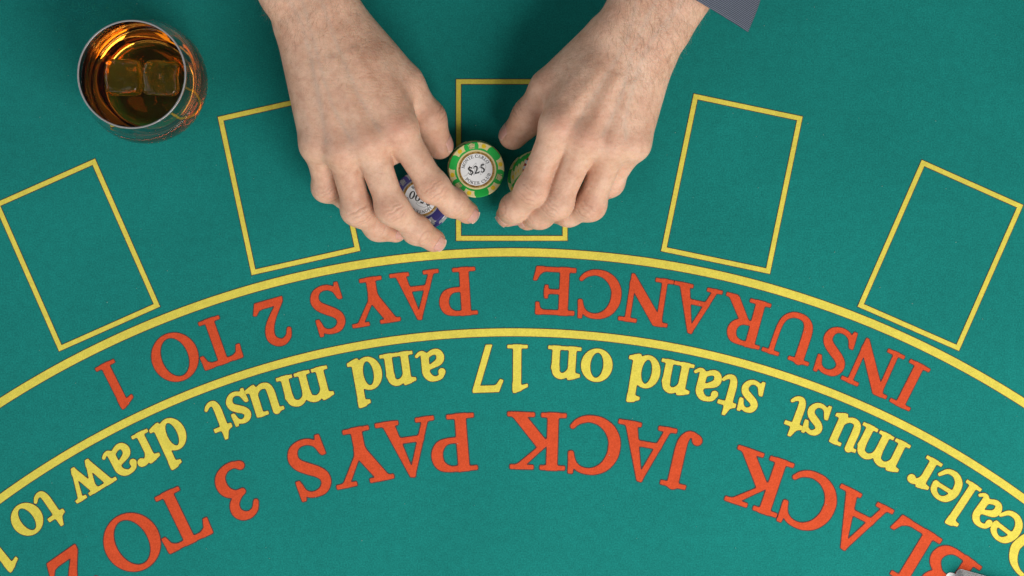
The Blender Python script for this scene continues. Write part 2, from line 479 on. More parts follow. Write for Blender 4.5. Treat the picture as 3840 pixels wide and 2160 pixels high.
# lint on the felt
g = G()
for i in range(190):
    x, y = rng.uniform(-0.37, 0.37), rng.uniform(-0.21, 0.21)
    r = rng.uniform(0.00012, 0.00034); a = rng.uniform(0, 6.28)
    n = 6
    v = [(x + r * rng.uniform(0.6, 1.4) * math.cos(a + k * 6.283 / n), y + r * rng.uniform(0.6, 1.4) * math.sin(a + k * 6.283 / n), 0.0004) for k in range(n)] + [(x, y, 0.0004 + r * 0.9)]
    g.add(v, [(k, (k + 1) % n, n) for k in range(n)])
M['lint'] = plain('lint', (0.22, 0.36, 0.30), 0.9)
o = link('lint', g.mesh('lint', M['lint']))
tag(o, 'tiny pale specks of lint scattered over the green felt', 'lint', kind='stuff')
# ------------------------------------------------------------------ poker chips
CR, CT = 0.0200, 0.0033          # radius, thickness
M['chip_green'] = plain('green_clay', (0.008, 0.42, 0.055), 0.42, nscale=900)
M['chip_cream'] = plain('cream_clay', (0.76, 0.66, 0.33), 0.45, nscale=900)
M['chip_dot'] = plain('yellow_clay', (0.80, 0.56, 0.01), 0.45)
M['chip_purple'] = plain('purple_clay', (0.036, 0.031, 0.165), 0.42, nscale=900)
M['chip_grey'] = plain('grey_clay', (0.30, 0.30, 0.31), 0.40)
M['chip_white'] = plain('white_clay', (0.80, 0.80, 0.78), 0.40)
M['chip_red'] = plain('red_clay', (0.36, 0.012, 0.015), 0.42)
M['label'] = plain('label_paper', (0.90, 0.91, 0.92), 0.35, var=0.02, bstr=0.02)
M['ink'] = plain('black_ink', (0.012, 0.012, 0.014), 0.5)
M['hair_ink'] = plain('pale_grey_ink', (0.48, 0.49, 0.50), 0.5)
def foil():
    m, t, N, L, p = nt('gold_foil')
    v = t.nodes.new('ShaderNodeTexVoronoi'); v.inputs['Scale'].default_value = 900
    tc = t.nodes.new('ShaderNodeTexCoord'); L.new(tc.outputs['Object'], v.inputs['Vector'])
    r = ramp(t, v.outputs['Color'], [(0.2, (0.26, 0.13, 0.025)), (0.8, (0.62, 0.38, 0.10))])
    L.new(r.outputs[0], p.inputs['Base Color'])
    p.inputs['Metallic'].default_value = 0.55; p.inputs['Roughness'].default_value = 0.42
    L.new(bump(t, v.outputs['Distance'], 0.5, 0.0003), p.inputs['Normal'])
    return m
M['foil'] = foil()

def chip_body():
    g = G(); b = 0.00035
    g.lathe([(0.0001, 0), (CR - b, 0), (CR, b), (CR, CT - b), (CR - b, CT), (CR * 0.76, CT), (CR * 0.74, CT - 0.00012), (0.0001, CT - 0.00012)], 72)
    return g
def insert_mesh():
    g = G(); e = 0.00007; b = 0.0004; n = 9; v = []
    prof = [(0.77, CT + e, 12.0), (0.86, CT + e, 12.2), (0.94, CT + e, 13.6), ((CR - b) / CR, CT + e, 16), ((CR + e) / CR, CT - b, 16), ((CR + e) / CR, b, 16), ((CR - b) / CR, -0.00002, 16)]
    for i in range(n):
        s = -1 + 2 * i / (n - 1)
        for r, z, h in prof:
            a = math.radians(s * h)
            rr = r + (0.018 * (1 - s * s) if r == 0.77 else 0)
            v.append((CR * rr * math.cos(a), CR * rr * math.sin(a), z))
    k = len(prof)
    f = [(i * k + j, i * k + j + 1, (i + 1) * k + j + 1, (i + 1) * k + j) for i in range(n - 1) for j in range(k - 1)]
    g.add(v, f)
    return g
def dot_mesh(wide=0.083):
    g = G(); n = 18
    v = [(CR * (0.885 + 0.078 * math.cos(6.2832 * i / n)), CR * wide * math.sin(6.2832 * i / n), CT + 0.00014) for i in range(n)]
    g.add(v, [tuple(range(n))])
    e = CR + 0.00014
    v = []
    for i in range(n):
        a = wide * math.sin(6.2832 * i / n)
        v.append((e * math.cos(a), e * math.sin(a), CT * 0.5 + CT * 0.36 * math.cos(6.2832 * i / n)))
    g.add(v, [tuple(range(n))])
    return g
def pips_mesh():
    g = G(); n = 14
    for cx, cy in ((0.945, 0.11), (0.945, -0.11), (0.82, 0.075), (0.82, -0.075)):
        g.add([(CR * (cx + 0.066 * math.cos(6.2832 * i / n)), CR * (cy + 0.070 * math.sin(6.2832 * i / n)), CT + 0.00014) for i in range(n)], [tuple(range(n))])
    return g
def ring_mesh(r0, r1, z):
    g = G(); n = 72; v = []
    for i in range(n):
        c, s_ = math.cos(6.28318 * i / n), math.sin(6.28318 * i / n)
        v += [(r0 * c, r0 * s_, z), (r1 * c, r1 * s_, z)]
    g.add(v, [(2 * i, 2 * i + 1, (2 * i + 3) % (2 * n), (2 * i + 2) % (2 * n)) for i in range(n)])
    return g
def disc_mesh(r, z):
    g = G(); n = 72
    g.add([(r * math.cos(6.28318 * i / n), r * math.sin(6.28318 * i / n), z) for i in range(n)], [tuple(range(n))])
    return g

def text_on(g, text, height, z, weight, place):
    """place(x_mid_in_units) -> (cx, cy, rot) for a glyph whose middle is x units along the line"""
    sc = height / 662.0
    x = 0; items = []
    for ch in text:
        if ch == ' ': x += 330; continue
        ls = glyph_loops(ch, weight, 0)[0]
        lo, hi = glyph_box(ls)
        items.append((ls, lo, hi, x)); x += hi[0] - lo[0] + 70
    total = x - 70
    for ls, lo, hi, x0 in items:
        mid = x0 + (hi[0] - lo[0]) / 2 - total / 2
        cx, cy, rot = place(mid * sc)
        q = G(); fill(q, ls, 0, 0, sc, ((lo[0] + hi[0]) / 2, 331))
        c, s_ = math.cos(rot), math.sin(rot)
        g.add([(cx + a * c - b * s_, cy + a * s_ + b * c, z) for a, b, _ in q.v], q.f, 0)

def lettering(value, top, bottom):
    g = G(); z = CT + 0.00012
    R1 = CR * 0.485
    text_on(g, top, CR * 0.105, z, 10, lambda x: (R1 * math.sin(x / R1), R1 * math.cos(x / R1), -x / R1))
    text_on(g, bottom, CR * 0.105, z, 10, lambda x: (R1 * math.sin(x / R1), -R1 * math.cos(x / R1), x / R1))
    text_on(g, value, CR * 0.275, z, 15, lambda x: (x, 0, 0))
    return g
def flourish():
    """thin looping signature line behind the value"""
    g = G(); z = CT + 0.00006
    p = catmull([(-0.46, -0.24), (-0.36, -0.20), (-0.22, 0.0), (-0.02, 0.24), (-0.05, 0.05), (-0.10, -0.2), (0.05, 0.0), (0.24, 0.25), (0.20, 0.05), (0.14, -0.18), (0.26, -0.08), (0.34, 0.1), (0.30, 0.2), (0.42, 0.24), (0.5, 0.3)], 8) * CR
    w = CR * 0.008
    for a, b in zip(p[:-1], p[1:]):
        d = b - a; n = np.array([-d[1], d[0]]) / (np.hypot(*d) + 1e-9) * w
        g.add([(*(a - n), z), (*(b - n), z), (*(b + n), z), (*(a + n), z)], [(0, 1, 2, 3)])
    return g
def crown_mesh():
    g = G(); ls = glyph_loops('crown', 6, 0)[0]
    sc = CR * 0.00050
    q = G(); fill(q, ls, 0, 0, sc, (250, 0))
    # stands on the inner ring, pointing outwards along +x
    g.add([(CR * 0.765 + b, -a, CT + 0.0001) for a, b, _ in q.v], q.f, 0)
    return g
ME = {
 'body_green': chip_body().mesh('poker_chip', M['chip_green'], True), 'body_purple': chip_body().mesh('poker_chip', M['chip_purple'], True),
 'body_cream': chip_body().mesh('poker_chip', M['chip_cream'], True),
 'ins_cream': insert_mesh().mesh('edge_insert', M['chip_cream']), 'ins_grey': insert_mesh().mesh('edge_insert', M['chip_grey']),
 'ins_red': insert_mesh().mesh('edge_insert', M['chip_red']),
 'dot_yellow': dot_mesh().mesh('dot', M['chip_dot']), 'dot_white': dot_mesh(0.10).mesh('dot', M['chip_white']),
 'pips': pips_mesh().mesh('pips', M['chip_white']),
 'label': disc_mesh(CR * 0.585, CT + 0.00003).mesh('paper_label', M['label']),
 'foil': ring_mesh(CR * 0.575, CR * 0.655, CT + 0.00005).mesh('foil_ring', M['foil']),
 'rim_cream': ring_mesh(CR * 0.65, CR * 0.715, CT + 0.00003).mesh('label_rim', M['chip_cream']),
 'rim_grey': ring_mesh(CR * 0.65, CR * 0.70, CT + 0.00003).mesh('label_rim', M['chip_grey']),
 'txt25': lettering('$25', 'MONTE CARLO', 'POKER CLUB').mesh('lettering', M['ink']),
 'txt500': lettering('$500', 'MONTE CARLO', 'POKER CLUB').mesh('lettering', M['ink']),
 'flourish': flourish().mesh('flourish', M['hair_ink']),
 'crown_cream': crown_mesh().mesh('crown', M['chip_cream']), 'crown_grey': crown_mesh().mesh('crown', M['chip_grey']),
}
for k in ('body_green', 'body_purple', 'body_cream'):
    ME[k].set_sharp_from_angle(angle=math.radians(25))

def chip_proto(kind):
    root = link('poker_chip', ME['body_' + kind])
    ins, dot = {'green': ('ins_cream', 'dot_yellow'), 'purple': ('ins_grey', 'dot_white'), 'cream': ('ins_red', 'pips')}[kind]
    for i in range(6):
        a = math.radians(12.6 + 60 * i)
        o = link('edge_insert', ME[ins], root); o.rotation_euler = (0, 0, a)
        link('dot' if kind != 'cream' else 'pips', ME[dot], o)
    return root
def add_face(root, kind):
    link('paper_label', ME['label'], root); link('foil_ring', ME['foil'], root)
    link('label_rim', ME['rim_cream' if kind == 'green' else 'rim_grey'], root)
    link('flourish', ME['flourish'], root)
    t = link('lettering', ME['txt25' if kind == 'green' else 'txt500'], root)
    t.rotation_euler = (0, 0, math.radians(12 if kind == 'green' else 241.6))
    for i in (0, 1, 2):
        c = link('crown', ME['crown_' + ('cream' if kind == 'green' else 'grey')], root)
        c.rotation_euler = (0, 0, math.radians(102 + 120 * i))
def copy_tree(o, parent=None):
    c = o.copy(); col.objects.link(c); c.parent = parent
    for ch in list(o.children): copy_tree(ch, c)
    return c

ORD = ['bottom', 'second from the bottom', 'third from the bottom', 'fourth from the bottom', 'fifth from the bottom', 'sixth from the bottom', 'seventh from the bottom', 'eighth from the bottom']
protos = {}
def stack(top, n, lean, kind, tops, group, rots, label, toplabel, jit=0.0004):
    """top: landmark of the uppermost chip; lean: metres by which the lowest chip is off it"""
    zt = n * CT
    c = W(top[0], top[1], zt)
    for i in range(n):
        last = i == n - 1
        k = tops if last else kind
        if k not in protos:
            protos[k] = chip_proto(k); o = protos[k]
        else:
            o = copy_tree(protos[k])
            for ch in [x for x in o.children if x.name.split('.')[0] in ('paper_label', 'foil_ring', 'label_rim', 'flourish', 'lettering', 'crown')]:
                bpy.data.objects.remove(ch, do_unlink=True)
        s = 1 - i / (n - 1)
        s = lean[2][i] if len(lean) > 2 else s
        o.location = (c[0] + lean[0] * s + (0 if last else rng.uniform(-jit, jit)), c[1] + lean[1] * s + (0 if last else rng.uniform(-jit, jit)), i * (CT + 0.00005))
        o.rotation_euler = (0, 0, math.radians(rots[i]))
        if last and k != 'cream': add_face(o, k)
        tag(o, toplabel if last else label % ORD[i], 'poker chip', group)
stack((1786.8, 636.3), 7, (-0.0014, 0.0030, [1.0, 0.95, 0.75, 0.5, 0.35, 0.3, 0]), 'green', 'green', 'chips of the middle stack',
      [20, -9, 31, 4, 40, 25, 0], 'green and cream chip, %s in the middle stack', 'green chip with a white 25 dollar label on top of the middle stack')
stack((1577, 744), 5, (0.0020, -0.0020, [1.0, 0.35, 0.9, 0.5, 0]), 'purple', 'purple', 'chips of the purple stack',
      [15, 44, 8, 30, -83.6], 'purple and grey chip, %s in the purple stack', 'purple chip with a white 500 dollar label on top of its stack')
stack((2064, 652), 8, (-0.0108, -0.0022, [1.0, 0.97, 0.80, 0.56, 0.42, 0.28, 0.14, 0]), 'green', 'cream', 'chips of the leaning stack',
      [0, 12, -14, -20, -23, -27, -30, -32.6], 'green and cream chip, %s in the leaning stack', 'pale yellow chip with red spots and white pips on top of the leaning stack', 0.0002)

# ------------------------------------------------------------------ glass of whisky
GX, GY = W(582, 328)[:2]
m, t, N, L, p = nt('clear_glass')
p.inputs['Base Color'].default_value = (1, 1, 1, 1); p.inputs['Roughness'].default_value = 0.0
p.inputs['IOR'].default_value = 1.50; p.inputs['Transmission Weight'].default_value = 1.0
M['glass'] = m
m, t, N, L, p = nt('whisky')
p.inputs['Base Color'].default_value = (1, 1, 1, 1); p.inputs['Roughness'].default_value = 0.0
p.inputs['IOR'].default_value = 1.36; p.inputs['Transmission Weight'].default_value = 1.0
va = t.nodes.new('ShaderNodeVolumeAbsorption')
va.inputs['Color'].default_value = (0.992, 0.73, 0.05, 1); va.inputs['Density'].default_value = 66.0
L.new(va.outputs[0], N['Material Output'].inputs['Volume'])
M['whisky'] = m
m, t, N, L, p = nt('ice')
p.inputs['Base Color'].default_value = (0.92, 0.76, 0.10, 1); p.inputs['Roughness'].default_value = 0.015
p.inputs['IOR'].default_value = 1.31; p.inputs['Transmission Weight'].default_value = 0.965
n_ = tex_noise(t, 95, 4); L.new(bump(t, n_.outputs['Fac'], 0.18, 0.004), p.inputs['Normal'])
M['ice'] = m

def prof_curve(pts, n=9): return [tuple(q) for q in catmull(pts, n)]
outer = prof_curve([(0.026, 0.0), (0.0325, 0.004), (0.0395, 0.018), (0.0436, 0.034), (0.0440, 0.047), (0.0425, 0.062), (0.0398, 0.078), (0.0376, 0.0915)])
inner = prof_curve([(0.0362, 0.0915), (0.0384, 0.078), (0.0411, 0.062), (0.0425, 0.047), (0.0420, 0.035), (0.0375, 0.020), (0.0290, 0.0115), (0.0120, 0.0095)])
g = G()
g.lathe([(0.0001, 0.0012), (0.020, 0.0012)] + outer + [(0.03745, 0.0921), (0.0371, 0.0924), (0.0367, 0.0924), (0.03635, 0.0921)] + inner + [(0.0001, 0.0093)], 128)
glass = link('whisky_glass', g.mesh('bowl', M['glass'], True))
glass.location = (GX, GY, 0.0004)
m, t, N, L, p = nt('highlight_rim')  # part-white diffuse colour stands in for the highlight along the lip
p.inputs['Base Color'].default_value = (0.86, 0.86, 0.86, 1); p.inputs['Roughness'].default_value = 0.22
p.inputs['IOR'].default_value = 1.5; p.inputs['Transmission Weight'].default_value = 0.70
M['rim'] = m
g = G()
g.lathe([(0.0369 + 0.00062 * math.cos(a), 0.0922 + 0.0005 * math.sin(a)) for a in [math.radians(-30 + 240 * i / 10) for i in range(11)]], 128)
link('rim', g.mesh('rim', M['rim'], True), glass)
tag(glass, 'round stemless glass half full of amber whisky standing on the felt', 'glass')
LEVEL = 0.061
lq = [(r + 0.0003, z) for r, z in reversed(inner) if z < LEVEL - 0.0008]
rr = lq[-1][0]
g = G()
g.lathe([(0.0001, 0.0094)] + lq + [(rr + 0.0002, LEVEL + 0.0006), (rr - 0.0008, LEVEL + 0.0002), (rr - 0.002, LEVEL), (rr - 0.006, LEVEL - 0.0002), (0.0001, LEVEL - 0.0002)], 128)
wk = link('whisky', g.mesh('whisky', M['whisky'], True))
wk.location = (GX, GY, 0.0004)
tag(wk, 'clear amber whisky filling the lower half of the round glass', 'drink')

def ice_cube(cx, cy, zc, size, rot, tilt, label):
    import bmesh
    bm = bmesh.new()
    bmesh.ops.create_cube(bm, size=size)
    bmesh.ops.bevel(bm, geom=list(bm.edges), offset=size * 0.20, segments=5, profile=0.55, affect='EDGES')
    bmesh.ops.subdivide_edges(bm, edges=[e for e in bm.edges if e.calc_length() > size * 0.3], cuts=5, use_grid_fill=True)
    for v in bm.verts:
        v.co += v.co.normalized() * (0.022 * size * math.sin(v.co.x * 410 + cx * 900) * math.sin(v.co.y * 370 + 1) + 0.015 * size * math.sin(v.co.z * 500 + 2))
    me = bpy.data.meshes.new('ice_cube'); bm.to_mesh(me); bm.free()
    me.materials.append(M['ice'])
    me.polygons.foreach_set('use_smooth', [True] * len(me.polygons))
    o = link('ice_cube', me)
    o.location = (GX + cx, GY + cy, zc); o.rotation_euler = (tilt, tilt * 0.5, rot)
    tag(o, label, 'ice cube', 'ice cubes in the whisky')
ICE_Z = LEVEL - 0.0112
ice_cube(-0.0128, 0.0015, ICE_Z + 0.0012, 0.0245, 0.02, -0.05, 'clear ice cube in the whisky, the one farther from the hands')
ice_cube(0.0138, 0.0012, ICE_Z + 0.0026, 0.0245, -0.05, 0.10, 'clear ice cube in the whisky, the one nearer to the hands')

# ------------------------------------------------------------------ pack of cards at the corner
M['card'] = plain('card_stock', (0.78, 0.78, 0.78), 0.4, var=0.03, bstr=0.02)
M['card_edge'] = plain('card_edges', (0.50, 0.50, 0.50), 0.6, var=0.15, nscale=1500)
def card_outline(w, h, r, n=6):
    out = []
    for cx, cy, a0 in ((w / 2 - r, h / 2 - r, 0), (-w / 2 + r, h / 2 - r, 90), (-w / 2 + r, -h / 2 + r, 180), (w / 2 - r, -h / 2 + r, 270)):
        for i in range(n + 1):
            a = math.radians(a0 + 90 * i / n); out.append((cx + r * math.cos(a), cy + r * math.sin(a)))
    return out
def card_geo(g, x, y, z, t_, mt=0, me_=1, w=0.063, h=0.088):
    o = card_outline(w, h, 0.0034); n = len(o)
    g.add([(a + x, b + y, z) for a, b in o] + [(a + x, b + y, z + t_) for a, b in o],
          [tuple(range(n, 2 * n))], mt)
    g.add([(a + x, b + y, z) for a, b in o] + [(a + x, b + y, z + t_) for a, b in o],
          [(i, (i + 1) % n, n + (i + 1) % n, n + i) for i in range(n)], me_)
g = G(); z = 0.0
for i in range(24):
    card_geo(g, -0.00021 * i + rng.uniform(-0.0001, 0.0001), -0.00006 * i + rng.uniform(-0.0001, 0.0001), z, 0.00045); z += 0.00052
deck = link('card_deck', g.mesh('card_deck', [M['card'], M['card_edge']]))
tag(deck, 'stacked pack of white playing cards cut off by the bottom right corner', 'pack of cards')
g = G(); card_geo(g, 0, 0, 0, 0.0004)
loose = link('playing_card', g.mesh('playing_card', [M['card'], M['card_edge']]))
tag(loose, 'single white playing card sticking out from under the pack of cards', 'playing card')
def set_card(o, corner, ang, z):
    """put the card's upper-left corner at a landmark; ang = direction of its upper edge"""
    a = math.radians(ang); c = W(*corner, z)
    lx, ly = -0.0440 + 0.001, 0.0315 - 0.001            # long side along the upper edge
    o.rotation_euler = (0, 0, a + math.pi / 2)
    # in card space the long side is y: rotate so +y runs along the upper edge backwards
    vx = np.array([math.cos(a), math.sin(a)]); vy = np.array([-math.sin(a), math.cos(a)])
    ctr = c[:2] - vx * lx - vy * ly
    o.location = (ctr[0], ctr[1], z if z < 0.01 else 0.001)
set_card(deck, (3594, 2136), -15.5, 0.0005)
set_card(loose, (3556, 2149), -17, 0.0005)
HAND_VOX = 0.0008
# ------------------------------------------------------------------ the person's arms and hands
def WP(p): return W(p[0], p[1], p[2] * 0.001)

HAND_A = dict(
    elbow=(575, -1130, 112), wrist=(1165, 15, 66), fr=(16.5, 27), half=(12.0, 17),
    rad=(1228, -20, 66), uln=(1100, 42, 62),
    meta=[((1245, 60, 63), 16.5, (1494, 490, 62), 13.0), ((1195, 75, 65), 17, (1382, 540, 63.5), 13.0),
          ((1150, 95, 63), 16.5, (1284, 566, 60), 12.3), ((1118, 118, 58), 15, (1192, 545, 53), 11.5)],
    fingers=[[(1496, 490, 62, 11.4), (1623, 700, 51, 9.9), (1700, 760, 36, 8.5), (1755, 798, 18, 7.5)],
             [(1382, 540, 63, 11.6), (1470, 780, 51, 10.1), (1562, 862, 35, 8.7), (1629, 903, 17, 7.7)],
             [(1284, 566, 60, 11.0), (1340, 786, 41, 9.9), (1418, 850, 23, 8.5), (1486, 868, 12, 7.4)],
             [(1190, 545, 52, 9.8), (1224, 704, 31, 8.6), (1300, 738, 18, 7.4), (1352, 770, 9.5, 6.6)]],
    thumb=[(1282, 65, 54, 16.0), (1514, 312, 44, 13.4), (1605, 444, 32, 11.0), (1650, 546, 20, 9.4)],
    inter=((1385, 255, 57), 15.5, (1475, 425, 56), 11.5))
HAND_B = dict(
    elbow=(3060, -985, 118), wrist=(2388, 140, 70), fr=(17.5, 28), half=(12.5, 17),
    rad=(2322, 112, 70), uln=(2452, 180, 66),
    meta=[((2325, 170, 65), 16.5, (2096, 480, 64), 13.2), ((2365, 185, 67), 17, (2196, 522, 65), 13.2),
          ((2408, 200, 65), 16.5, (2292, 545, 61), 12.5), ((2446, 218, 60), 15, (2371, 540, 54), 11.6)],
    fingers=[[(2092, 480, 64, 11.6), (1996, 712, 52, 10.2), (1930, 780, 36, 8.7), (1900, 810, 17, 7.5)],
             [(2192, 522, 65, 11.4), (2088, 762, 48, 10.0), (2026, 803, 33, 8.7), (1976, 822, 16, 7.5)],
             [(2298, 545, 59, 10.8), (2212, 768, 37, 9.9), (2132, 796, 24, 8.5), (2078, 796, 11, 7.3)],
             [(2371, 540, 54, 10.0), (2286, 684, 30, 8.6), (2232, 726, 16, 7.4), (2190, 738, 9.0, 6.6)]],
    thumb=[(2275, 145, 56, 16.0), (2060, 332, 45, 13.2), (1990, 432, 33, 11.0), (1920, 510, 21, 9.3)],
    inter=((2228, 290, 58), 15.5, (2122, 420, 57), 11.5))

def rcone(P, a, ra, b, rb):
    ab = b - a
    L = float(ab @ ab)
    t = np.clip(((P - a) @ ab) / L, 0, 1)
    q = P - a - t[:, None] * ab
    return np.sqrt((q * q).sum(1)) - (ra + (rb - ra) * t)

def smin(a, b, k):
    h = np.maximum(k - np.abs(a - b), 0) / k
    return np.minimum(a, b) - h * h * k * 0.25

MM = 0.001
UP = np.array([0, 0, 1.0])
class Hand:
    def __init__(s, d):
        s.d = d
        s.F = [[(WP(j), j[3] * MM) for j in f] for f in d['fingers']]
        s.T = [(WP(j), j[3] * MM) for j in d['thumb']]
        s.meta = [(WP(a), ra * MM, WP(b), rb * MM) for a, ra, b, rb in d['meta']]
        s.wr = WP(d['wrist']); s.el = WP(d['elbow'])
        s.rad, s.uln = WP(d['rad']), WP(d['uln'])
        s.axis = s.wr - s.el; s.axis /= np.linalg.norm(s.axis)
        w = s.rad - s.uln; s.side = w - (w @ s.axis) * s.axis; s.side /= np.linalg.norm(s.side)
        # finger frames: direction, back-of-finger normal
        s.frames = []
        for f in s.F + [s.T[1:]]:
            fr = []
            for (a, _), (b, _) in zip(f[:-1], f[1:]):
                dd = (b - a) / np.linalg.norm(b - a)
                n = UP - (UP @ dd) * dd; n /= np.linalg.norm(n)
                fr.append((dd, n))
            s.frames.append(fr)
        # the thumb's back faces away from the fingers
        out = []
        for dd, n in s.frames[4]:
            v = n + 3.4 * s.side; v = v - (v @ dd) * dd; out.append((dd, v / np.linalg.norm(v)))
        s.frames[4] = out

    def palm(s, P):
        d = None
        hw0, hw1 = [x * MM for x in s.d['half']]; r0, r1 = [x * MM for x in s.d['fr']]
        dn = np.array([0, 0, -1.0])
        # forearm: two bones and the flesh between them
        for sg in (-1, 1):
            x = rcone(P, s.wr + sg * hw0 * s.side, r0, s.el + sg * hw1 * s.side, r1)
            d = x if d is None else smin(d, x, 0.012)
        d = smin(d, rcone(P, s.wr - 0.0 * s.axis, r0, s.el, r1 * 1.05), 0.012)
        # head of the ulna, styloid of the radius
        d = smin(d, np.linalg.norm(P - (s.uln - 0.012 * s.axis + 0.006 * UP), axis=1) - 0.0125, 0.012)
        for a, ra, b, rb in s.meta:
            d = smin(d, rcone(P, a, ra, b, rb), 0.009)
        # ulnar edge of the palm, ball of the thumb
        a, ra, b, rb = s.meta[3]
        d = smin(d, rcone(P, a + 0.016 * dn, 0.012, b + 0.012 * dn, 0.009), 0.012)
        i0, r0_, i1, r1_ = s.d['inter']
        d = smin(d, rcone(P, WP(i0), r0_ * MM, WP(i1), r1_ * MM), 0.014)
        d = smin(d, rcone(P, s.T[0][0], s.T[0][1], s.T[1][0], s.T[1][1]), 0.012)
        i1 = WP(i1)
        d = smin(d, rcone(P, s.T[1][0] + 0.25 * (s.T[2][0] - s.T[1][0]) + 0.005 * dn, 0.007, i1 + 0.012 * dn, 0.007), 0.010)
        # webs between the fingers
        for i in range(3):
            f, g_ = s.F[i], s.F[i + 1]
            a = f[0][0] + 0.30 * (f[1][0] - f[0][0]) + 0.009 * dn
            b = g_[0][0] + 0.30 * (g_[1][0] - g_[0][0]) + 0.009 * dn
            d = smin(d, rcone(P, a, 0.0055, b, 0.0055), 0.007)
        # knuckles and the cords running back from them
        for i, (a, ra, b, rb) in enumerate(s.meta):
            k = b + UP * (0.0030, 0.0034, 0.0030, 0.0024)[i] - 0.001 * s.axis
            d = smin(d, np.linalg.norm(P - k, axis=1) - rb * 0.90, 0.007)
            e = a + 0.35 * (b - a)
            lift = 0.85
            d = smin(d, rcone(P, e + UP * (ra - 0.0021), 0.0008, b + UP * (rb - 0.0004) * lift, 0.0022), 0.0065)
        return d

    def finger(s, P, i):
        f = s.F[i] if i < 4 else s.T[1:]
        d = None
        for k, ((a, ra), (b, rb)) in enumerate(zip(f[:-1], f[1:])):
            x = rcone(P, a, ra, b, rb)
            d = x if d is None else smin(d, x, 0.008)
            # flesh: the middle of each bone is a little waisted, the joint a little swollen
            if k < len(f) - 2:
                n = s.frames[i][k][1]
                d = smin(d, np.linalg.norm(P - (b + n * 0.0002), axis=1) - rb * 0.96, 0.005)
        # soft pad of the fingertip
        (a, ra), (b, rb) = f[-2], f[-1]
        dd, n = s.frames[i][-1]
        d = smin(d, rcone(P, a + 0.5 * (b - a) - n * 0.002, ra * 0.86, b - n * 0.0012 - dd * 0.001, rb * 0.93), 0.004)
        return d

    def sdf(s, P):
        p = s.palm(P)
        D = p
        for i in range(5):
            fi = s.finger(P, i)
            j = smin(p, fi, 0.0055)
            D = smin(D, j, 0.0009)
        D = D + s.veins(P)
        return D

    def veins(s, P):
        """raised veins over the back of the hand and creases over the finger joints"""
        d = np.zeros(len(P))
        for i, f in enumerate(s.F + [s.T[1:]]):
            for j, width, spacing, num, amp in ((1, 0.0125, 0.0030, 4, 0.00037), (2, 0.0105, 0.0024, 2, 0.00022)):
                if j >= len(f) - 0 or j > len(s.frames[i]) - 1: continue
                c = f[j][0]
                d0, n0 = s.frames[i][j - 1]; d1, n1 = s.frames[i][j]
                ax = d0 + d1; ax /= np.linalg.norm(ax)
                n = n0 + n1; n = n - (n @ ax) * ax; n /= np.linalg.norm(n)
                q = P - c
                m = (q * q).sum(1) < (0.020) ** 2
                if not m.any(): continue
                q = q[m]
                t = q @ ax; sd = q @ np.cross(ax, n); up = q @ n
                back = np.clip((up / f[j][1] - 0.15) / 0.5, 0, 1) * np.exp(-(sd / (f[j][1] * 0.72)) ** 4)
                w = np.zeros(len(q))
                for kk in range(num):
                    t0 = (kk - (num - 1) / 2) * spacing + 0.0007 * math.sin(5.1 * kk + 2 * i)
                    bow = 0.0011 * (1 if kk >= num / 2 else -1) * (1 - (sd / 0.008) ** 2)
                    a_ = amp * (1.0, 0.75, 1.15, 0.7)[(kk + i) % 4]
                    w += a_ * np.exp(-((t - t0 - bow * 0.8 - 0.0004 * np.sin(sd * 900 + kk)) / 0.00062) ** 2)
                d[m] += w * back
        return d

